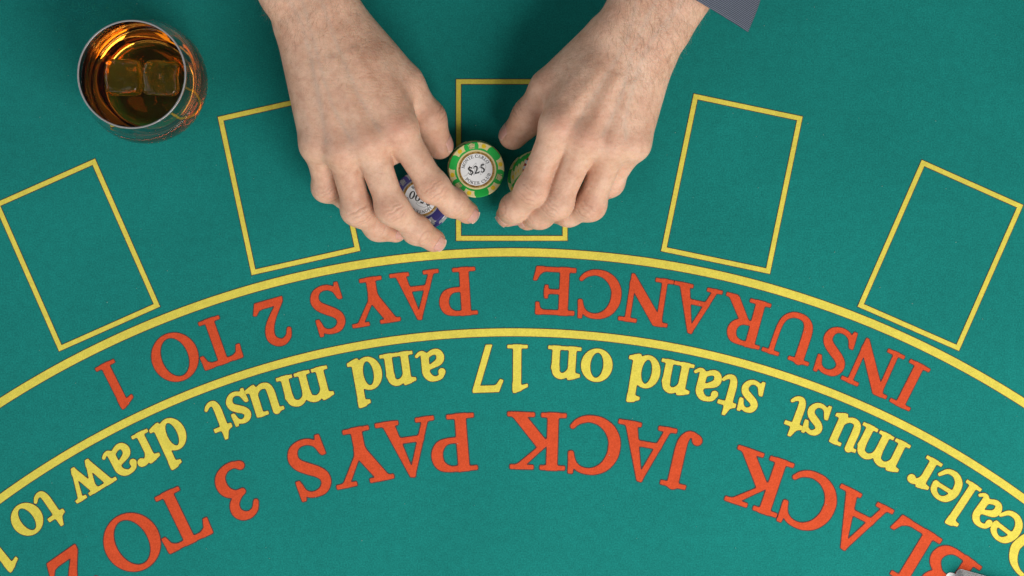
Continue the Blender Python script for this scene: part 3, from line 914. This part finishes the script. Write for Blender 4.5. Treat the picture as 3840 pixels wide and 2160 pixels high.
def mesh_field(f, lo, hi, h):
    """sparse sampling of a distance field, then one vertex per crossed cell"""
    B = 8
    lo = np.array(lo, float)
    nb = np.ceil((np.array(hi) - lo) / (h * B)).astype(int) + 1
    N = nb * B
    ctr = (np.indices(nb).reshape(3, -1).T + 0.5) * (B * h) + lo - 0.5 * h
    dc = f(ctr)
    act = np.nonzero(np.abs(dc) < B * h * 0.87 + 0.004)[0]
    V = np.repeat(np.repeat(np.repeat(np.where(dc.reshape(nb) < 0, -1.0, 1.0).astype(np.float32), B, 0), B, 1), B, 2)
    loc = np.indices((B, B, B)).reshape(3, -1).T
    bi = np.array(np.unravel_index(act, nb)).T * B
    for c in range(0, len(bi), 400):
        idx = (bi[c:c + 400, None, :] + loc[None]).reshape(-1, 3)
        V[idx[:, 0], idx[:, 1], idx[:, 2]] = f(idx * h + lo)
    ins = V < 0
    code = np.zeros(N - 1, np.int16)
    cn = [(i, j, k) for i in (0, 1) for j in (0, 1) for k in (0, 1)]
    sl = lambda A, c: A[c[0]:N[0] - 1 + c[0], c[1]:N[1] - 1 + c[1], c[2]:N[2] - 1 + c[2]]
    for c in cn: code += sl(ins, c)
    cells = np.array(np.nonzero((code > 0) & (code < 8))).T
    acc = np.zeros((len(cells), 3)); cnt = np.zeros(len(cells))
    for a in cn:
        for ax in range(3):
            if a[ax]: continue
            b = list(a); b[ax] = 1
            pa, pb = cells + a, cells + b
            va, vb = V[pa[:, 0], pa[:, 1], pa[:, 2]], V[pb[:, 0], pb[:, 1], pb[:, 2]]
            m = (va < 0) != (vb < 0)
            t = np.where(m, va / np.where(m, va - vb, 1), 0)
            q = np.array(a, float)[None].repeat(len(cells), 0); q[:, ax] = t
            acc[m] += q[m]; cnt[m] += 1
    verts = (cells + acc / cnt[:, None]) * h + lo
    ind = -np.ones(N - 1, np.int32); ind[tuple(cells.T)] = np.arange(len(cells))
    quads = []
    for ax in range(3):
        u, w = (ax + 1) % 3, (ax + 2) % 3
        a = [slice(1, -1)] * 3; a[ax] = slice(0, -1)
        b = [slice(1, -1)] * 3; b[ax] = slice(1, None)
        A, Bv = ins[tuple(a)], ins[tuple(b)]
        p = np.array(np.nonzero(A != Bv)).T + 1; p[:, ax] -= 1
        s_ = ins[tuple(p.T)]
        o = np.eye(3, dtype=int)
        q = np.stack([ind[tuple(np.clip(p - du * o[u] - dw * o[w], 0, N - 2).T)] for du, dw in ((0, 0), (1, 0), (1, 1), (0, 1))], 1)
        q[~s_] = q[~s_][:, ::-1]
        quads.append(q[(q >= 0).all(1)])
    return verts, np.vstack(quads)

def refine(f, v, it=2):
    e = 0.0003
    for _ in range(it):
        d = f(v)
        gr = np.stack([f(v + e * np.eye(3)[k]) - f(v - e * np.eye(3)[k]) for k in range(3)], 1)
        gr /= (np.linalg.norm(gr, axis=1, keepdims=True) + 1e-9)
        v = v - np.clip(d, -0.0005, 0.0005)[:, None] * gr
    return v, gr

def cut(f, p, n):
    """keep the part on the -n side of a plane"""
    return lambda P: np.maximum(f(P), (P - p) @ n)

def skin_mat():
    m, t, N, L, p = nt('skin')
    at = t.nodes.new('ShaderNodeAttribute'); at.attribute_name = 'tone'
    sep = t.nodes.new('ShaderNodeSeparateColor'); L.new(at.outputs['Color'], sep.inputs[0])
    big = geo_noise(t, 45, 4, 0.6); mid = geo_noise(t, 190, 5, 0.65); fine = geo_noise(t, 1100, 3, 0.6)
    r1 = ramp(t, big.outputs['Fac'], [(0.28, (0.545, 0.305, 0.205)), (0.5, (0.615, 0.380, 0.265)), (0.72, (0.655, 0.435, 0.312))])
    r2 = ramp(t, mid.outputs['Fac'], [(0.30, (0.88, 0.82, 0.79)), (0.52, (1.0, 1.0, 1.0)), (0.72, (1.06, 1.07, 1.08))])
    c = mixc(t, 1.0, r1.outputs[0], r2.outputs[0], 'MULTIPLY')
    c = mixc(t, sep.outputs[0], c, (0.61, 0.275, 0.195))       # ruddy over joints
    c = mixc(t, sep.outputs[1], c, (0.46, 0.355, 0.285))       # veins
    c = mixc(t, sep.outputs[2], c, (0.40, 0.20, 0.135))        # creases: skin pigment with some shade painted in
    r3 = ramp(t, fine.outputs['Fac'], [(0.35, (0.95, 0.94, 0.93)), (0.65, (1.03, 1.03, 1.03))])
    c = mixc(t, 1.0, c, r3.outputs[0], 'MULTIPLY')
    L.new(c, p.inputs['Base Color'])
    p.inputs['Subsurface Weight'].default_value = 0.35
    p.inputs['Subsurface Radius'].default_value = (1.0, 0.35, 0.2)
    p.inputs['Subsurface Scale'].default_value = 0.0035
    p.inputs['Roughness'].default_value = 0.52
    p.inputs['Specular IOR Level'].default_value = 0.35
    vo = t.nodes.new('ShaderNodeTexVoronoi'); vo.inputs['Scale'].default_value = 850
    gm = t.nodes.new('ShaderNodeNewGeometry'); L.new(gm.outputs['Position'], vo.inputs['Vector'])
    b1 = bump(t, vo.outputs['Distance'], 0.30, 0.0003)
    mp = t.nodes.new('ShaderNodeMapping'); mp.inputs['Scale'].default_value = (0.7, 2.6, 1.0)
    L.new(gm.outputs['Position'], mp.inputs['Vector'])
    ln = t.nodes.new('ShaderNodeTexNoise'); ln.inputs['Scale'].default_value = 260; ln.inputs['Detail'].default_value = 4
    L.new(mp.outputs[0], ln.inputs['Vector'])
    b2 = bump(t, ln.outputs['Fac'], 0.24, 0.0007, b1)
    L.new(bump(t, mid.outputs['Fac'], 0.45, 0.0012, b2), p.inputs['Normal'])
    return m
M['skin'] = skin_mat()

def vein_paths(h, seed):
    r = np.random.default_rng(seed); out = []
    for i in range(3):
        a, ra, b, rb = h.meta[i]; a2, ra2, b2, rb2 = h.meta[i + 1]
        p = [0.5 * (b + b2) - 0.004 * h.axis, 0.45 * (b + b2) * 0.6 + 0.46 * (a + a2) * 0.4 + 0.002 * r.normal(size=3), 0.5 * (a + a2) + 0.003 * r.normal(size=3)]
        p[1] = 0.6 * 0.5 * (b + b2) + 0.4 * 0.5 * (a + a2) + 0.003 * r.normal(size=3)
        p.append(h.wr + (0.018 - 0.016 * i) * h.side - 0.03 * h.axis)
        out.append(p)
    out.append([h.wr + 0.016 * h.side - 0.02 * h.axis, h.wr + 0.02 * h.side - 0.09 * h.axis])
    out.append([h.uln - 0.01 * h.axis, h.wr - 0.012 * h.side - 0.09 * h.axis])
    return out

def tones(h, v, nrm, seed):
    R = np.zeros(len(v)); Vn = np.zeros(len(v)); C = np.zeros(len(v))
    up = np.clip(nrm[:, 2], 0, 1)
    for i in range(4):
        k = h.meta[i][2]
        R += (0.46, 0.26, 0.2, 0.16)[i] * np.exp(-(np.linalg.norm((v - k)[:, :2], axis=1) / 0.0095) ** 2) * up
        for j, s_ in ((1, 0.0085), (2, 0.007)):
            R += 0.24 * np.exp(-(np.linalg.norm(v - h.F[i][j][0], axis=1) / (s_ * 1.5)) ** 2.5)
        tip, r = h.F[i][3]
        R += 0.55 * np.exp(-(np.linalg.norm(v - tip, axis=1) / 0.0135) ** 3)
        # inner sides of the fingers and webs are ruddier
        web = h.F[i][0][0] + 0.5 * (h.F[i][1][0] - h.F[i][0][0]) - 0.012 * UP
        R += 0.10 * np.exp(-(np.linalg.norm(v - web, axis=1) / 0.014) ** 2)
    for j in (1, 2, 3):
        R += 0.30 * np.exp(-(np.linalg.norm(v - h.T[j][0], axis=1) / 0.0145) ** 2.5)
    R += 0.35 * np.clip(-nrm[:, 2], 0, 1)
    for pth in vein_paths(h, seed):
        q = catmull(pth, 12) if len(pth) > 2 else np.linspace(pth[0], pth[1], 20)
        dmin = np.full(len(v), 1.0)
        for a, b in zip(q[:-1], q[1:]):
            ab = (b - a)[:2]; w = (v - a)[:, :2]
            t = np.clip(w @ ab / (ab @ ab + 1e-12), 0, 1)
            dmin = np.minimum(dmin, np.linalg.norm(w - t[:, None] * ab, axis=1))
        Vn = np.maximum(Vn, 0.34 * np.exp(-(dmin / 0.0018) ** 2) * (up > 0.3))
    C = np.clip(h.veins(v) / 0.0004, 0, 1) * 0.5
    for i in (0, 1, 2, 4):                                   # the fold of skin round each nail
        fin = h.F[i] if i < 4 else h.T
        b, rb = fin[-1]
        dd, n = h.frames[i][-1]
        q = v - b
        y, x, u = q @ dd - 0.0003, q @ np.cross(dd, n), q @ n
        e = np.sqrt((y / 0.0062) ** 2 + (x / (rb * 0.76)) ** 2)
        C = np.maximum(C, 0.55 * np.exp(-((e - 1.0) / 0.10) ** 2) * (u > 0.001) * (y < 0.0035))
    return np.clip(R, 0, 0.8), np.clip(Vn, 0, 1), C

def forearm_field(h):
    n = -h.axis
    return cut(h.sdf, h.wr - 0.205 * h.axis, n)

HV, HQ, HT = [], [], []
hands = [Hand(HAND_A), Hand(HAND_B)]
hand_data = []
base = 0
for hi_, h in enumerate(hands):
    f = forearm_field(h)
    pts = [j[0] for q in h.F for j in q] + [j[0] for j in h.T] + [h.wr, h.wr - 0.205 * h.axis]
    lo = np.min(pts, 0) - 0.036; hi = np.max(pts, 0) + 0.036
    lo[2] = max(lo[2], -0.004)
    v, q = mesh_field(f, lo, hi, HAND_VOX)
    v, nrm = refine(f, v, 1)
    lim = W(0, 0, 0)[1]
    hand_data.append((h, f, v, nrm))
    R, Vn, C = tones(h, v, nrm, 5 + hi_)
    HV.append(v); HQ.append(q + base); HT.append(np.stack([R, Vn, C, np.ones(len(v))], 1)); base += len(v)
HV = np.vstack(HV); HQ = np.vstack(HQ); HT = np.vstack(HT)
me = bpy.data.meshes.new('person')
me.vertices.add(len(HV)); me.vertices.foreach_set('co', HV.astype(np.float32).ravel())
me.loops.add(HQ.size); me.loops.foreach_set('vertex_index', HQ.astype(np.int32).ravel())
me.polygons.add(len(HQ)); me.polygons.foreach_set('loop_start', np.arange(0, HQ.size, 4, dtype=np.int32))
me.polygons.foreach_set('loop_total', np.full(len(HQ), 4, dtype=np.int32))
me.polygons.foreach_set('use_smooth', np.ones(len(HQ), bool))
me.update(calc_edges=True)
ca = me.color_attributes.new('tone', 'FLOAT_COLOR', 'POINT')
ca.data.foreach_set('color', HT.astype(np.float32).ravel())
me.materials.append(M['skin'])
me.validate()
person = link('person', me)
tag(person, 'person reaching in with both hands spread over the stacks of chips, grey striped shirt', 'person')

# fingernails
m, t, N, L, p = nt('nail')
n_ = geo_noise(t, 700, 2)
r_ = ramp(t, n_.outputs['Fac'], [(0.3, (0.56, 0.30, 0.245)), (0.7, (0.60, 0.34, 0.28))])
L.new(r_.outputs[0], p.inputs['Base Color']); p.inputs['Roughness'].default_value = 0.30
p.inputs['Subsurface Weight'].default_value = 0.25; p.inputs['Subsurface Scale'].default_value = 0.002
M['nail'] = m
M['nail_tip'] = plain('nail_edge', (0.64, 0.49, 0.39), 0.35)
def nail(h, f, i, name_label=None):
    fin = h.F[i] if i < 4 else h.T
    a, ra = fin[-2]; b, rb = fin[-1]
    dd, n = h.frames[i][-1]
    sd = np.cross(dd, n)
    nu, nv_ = 13, 13
    P = []
    for iv in range(nv_):
        tv = iv / (nv_ - 1)
        for iu in range(nu):
            u = -1 + 2 * iu / (nu - 1)
            hw = rb * 0.70 * (1 - 0.06 * tv)
            y = -0.0056 + 0.0116 * tv
            if tv < 0.3: y += 0.0018 * (u * u) * (1 - tv / 0.3)       # rounded root
            if tv > 0.5: y -= 0.0026 * (u * u) * (tv - 0.5) / 0.5   # rounded free edge
            lat = hw * math.sin(u * 1.12) / math.sin(1.12)
            P.append(b + dd * y + sd * lat + n * 0.016)
    P = np.array(P)
    # lay the plate on the skin
    T = np.zeros(len(P)); act = np.ones(len(P), bool)
    for _ in range(60):
        d = f(P - n * T[:, None])
        T += np.clip(d, 0.00002, 0.003) * (d > 0.00003)
        T = np.minimum(T, 0.0205)
    # plates are flatter along the finger than the flesh and lift off at the end
    T = T.reshape(nv_, nu)
    mid = T[:, nu // 2].copy()
    lim = mid[4] + (mid[4] - mid[0]) * (np.arange(nv_) - 4) / 4.0 + 0.0004 * ((np.arange(nv_) - 4) / 8.0) ** 2 * 4
    for iv in range(5, nv_):
        T[iv] -= np.maximum(0, mid[iv] - max(lim[iv], mid[4] + 0.00022 * (iv - 4)))
    top = P - n * (T.ravel() - 0.00022)[:, None]
    bot = P - n * (T.ravel() + 0.0006)[:, None]
    g = G(); fa = []; mi = []
    N0 = len(top)
    for iv in range(nv_ - 1):
        for iu in range(nu - 1):
            k = iv * nu + iu
            g.add([], [], 0)
            g.f.append((k, k + 1, k + nu + 1, k + nu)); g.m.append(1 if iv >= nv_ - 2 else 0)
    ring = list(range(nu)) + [r_ * nu + nu - 1 for r_ in range(1, nv_)] + [(nv_ - 1) * nu + c for c in range(nu - 2, -1, -1)] + [r_ * nu for r_ in range(nv_ - 2, 0, -1)]
    for x, y in zip(ring, ring[1:] + ring[:1]):
        g.f.append((x, N0 + x, N0 + y, y)); g.m.append(1 if min(x, y) >= (nv_ - 1) * nu - nu else 0)
    g.v = [tuple(x) for x in top] + [tuple(x) for x in bot]
    return link('fingernail', g.mesh('fingernail', [M['nail'], M['nail_tip']], True), person)
for h, f, v, nrm in hand_data:
    for i in (0, 1, 2, 4):
        nail(h, f, i)

# hair on the forearms and the backs of the hands
def hairs(sets):
    V = []; F = []
    for (h, f, v, nrm), count in sets:
        along = (v - h.wr) @ h.axis
        wgt = np.where(along < 0, 1.0, np.clip(1 - along / 0.085, 0, 1) ** 1.5) * np.clip(nrm[:, 2] + 0.25, 0, 1) * (along > -0.16)
        idx = rng.choice(len(v), count, p=wgt / wgt.sum())
        flow = 0.75 * h.axis - 0.75 * h.side
        for i in idx:
            p, n = v[i], nrm[i]
            d = flow + 0.38 * rng.normal(size=3); d -= (d @ n) * n; d /= np.linalg.norm(d) + 1e-9
            L = rng.uniform(0.006, 0.0145) * (0.65 if along[i] > 0.02 else 1)
            w = rng.uniform(0.000030, 0.000052)
            sd = np.cross(d, n); bend = rng.normal() * 0.25
            b = len(V)
            for k in range(5):
                t = k / 4
                q = p - 0.0002 * n + d * L * t + n * L * (0.22 * t - 0.10 * t * t) + sd * L * bend * t * t
                ww = w * (1 - 0.75 * t)
                V.append(tuple(q - sd * ww)); V.append(tuple(q + sd * ww))
            for k in range(4):
                F.append((b + 2 * k, b + 2 * k + 1, b + 2 * k + 3, b + 2 * k + 2))
    return V, F
M['hair'] = plain('brown_hair', (0.24, 0.135, 0.070), 0.45)
hv, hf = hairs([(hand_data[0], 2100), (hand_data[1], 3400)])
o = link('arm_hair', mesh('arm_hair', hv, hf, M['hair']), person)
tag(o, kind='stuff')

# striped shirt sleeves
def cloth():
    m, t, N, L, p = nt('striped_cloth')
    at = t.nodes.new('ShaderNodeAttribute'); at.attribute_name = 'run'
    nz = geo_noise(t, 60, 3)
    ma = t.nodes.new('ShaderNodeMath'); ma.operation = 'MULTIPLY_ADD'
    L.new(nz.outputs['Fac'], ma.inputs[0]); ma.inputs[1].default_value = 0.0016
    L.new(at.outputs['Fac'], ma.inputs[2])
    mu = t.nodes.new('ShaderNodeMath'); mu.operation = 'MULTIPLY'; mu.inputs[1].default_value = 2 * math.pi / 0.00115
    L.new(ma.outputs[0], mu.inputs[0])
    si = t.nodes.new('ShaderNodeMath'); si.operation = 'SINE'; L.new(mu.outputs[0], si.inputs[0])
    mr = t.nodes.new('ShaderNodeMapRange'); mr.inputs[1].default_value = -1; L.new(si.outputs[0], mr.inputs[0])
    r = ramp(t, mr.outputs[0], [(0.30, (0.028, 0.034, 0.056)), (0.62, (0.125, 0.138, 0.172))])
    fi = geo_noise(t, 1800, 2)
    r2 = ramp(t, fi.outputs['Fac'], [(0.3, (0.75,) * 3), (0.7, (1.2,) * 3)])
    L.new(mixc(t, 1.0, r.outputs[0], r2.outputs[0], 'MULTIPLY'), p.inputs['Base Color'])
    p.inputs['Roughness'].default_value = 0.85; p.inputs['Specular IOR Level'].default_value = 0.2
    L.new(bump(t, fi.outputs['Fac'], 0.4, 0.0004), p.inputs['Normal'])
    return m
M['cloth'] = cloth()
def sleeve(h, start, length, left, right, height, tilt, seed):
    """start: point on the arm's axis where the cuff opens; left/right: functions of the run"""
    u = -h.axis; rt = -h.side; up = np.cross(rt, u); up = up if up[2] > 0 else -up
    r = np.random.default_rng(seed)
    n, ms = 64, 46
    ph = r.uniform(0, 6.28, 6)
    V = []; F = []; run = []
    for j in range(ms + 1):
        s_ = length * (j / ms) ** 1.2
        for i in range(n):
            a = 2 * math.pi * i / n
            c, si = math.cos(a), math.sin(a)
            x = (right(s_) if c > 0 else left(s_)) * c
            z = height(s_) * si * (1 - (0.78 * max(c, 0) ** 1.4 if right(s_) > 1.25 * left(s_) else 0))
            wob = 0.0012 * math.sin(5 * a + 60 * s_ + ph[0]) + 0.0016 * math.sin(3 * a - 38 * s_ + ph[1]) + 0.0010 * math.sin(9 * a + 25 * s_ + ph[2])
            wob *= min(1, 0.25 + s_ / 0.03)
            q = start + u * s_ + rt * (x + wob * c) + up * (z + wob * si) - UP * tilt * max(c, 0) ** 2
            V.append(tuple(q)); run.append(s_)
    for j in range(ms):
        for i in range(n):
            F.append((j * n + i, j * n + (i + 1) % n, (j + 1) * n + (i + 1) % n, (j + 1) * n + i))
    F.append(tuple(ms * n + i for i in range(n)))
    me = mesh('shirt_sleeve', V, F, M['cloth'], smooth=True)
    at = me.attributes.new('run', 'FLOAT', 'POINT'); at.data.foreach_set('value', run)
    o = link('shirt_sleeve', me, person)
    md = o.modifiers.new('thickness', 'SOLIDIFY'); md.thickness = 0.0011; md.offset = 0
    return o
hA, hB = hands
cB = W(2514, -64, 0.078)
o = sleeve(hB, cB, 0.24, lambda s_: 0.040 + 0.02 * s_, lambda s_: max(0.046, 0.0645 - 0.26 * s_), lambda s_: 0.0335 + 0.03 * s_, 0.012, 3)
cA = hA.wr - 0.085 * hA.axis
o = sleeve(hA, cA, 0.19, lambda s_: 0.042 + 0.02 * s_, lambda s_: 0.046 + 0.02 * s_, lambda s_: 0.0345 + 0.03 * s_, 0.0, 4)
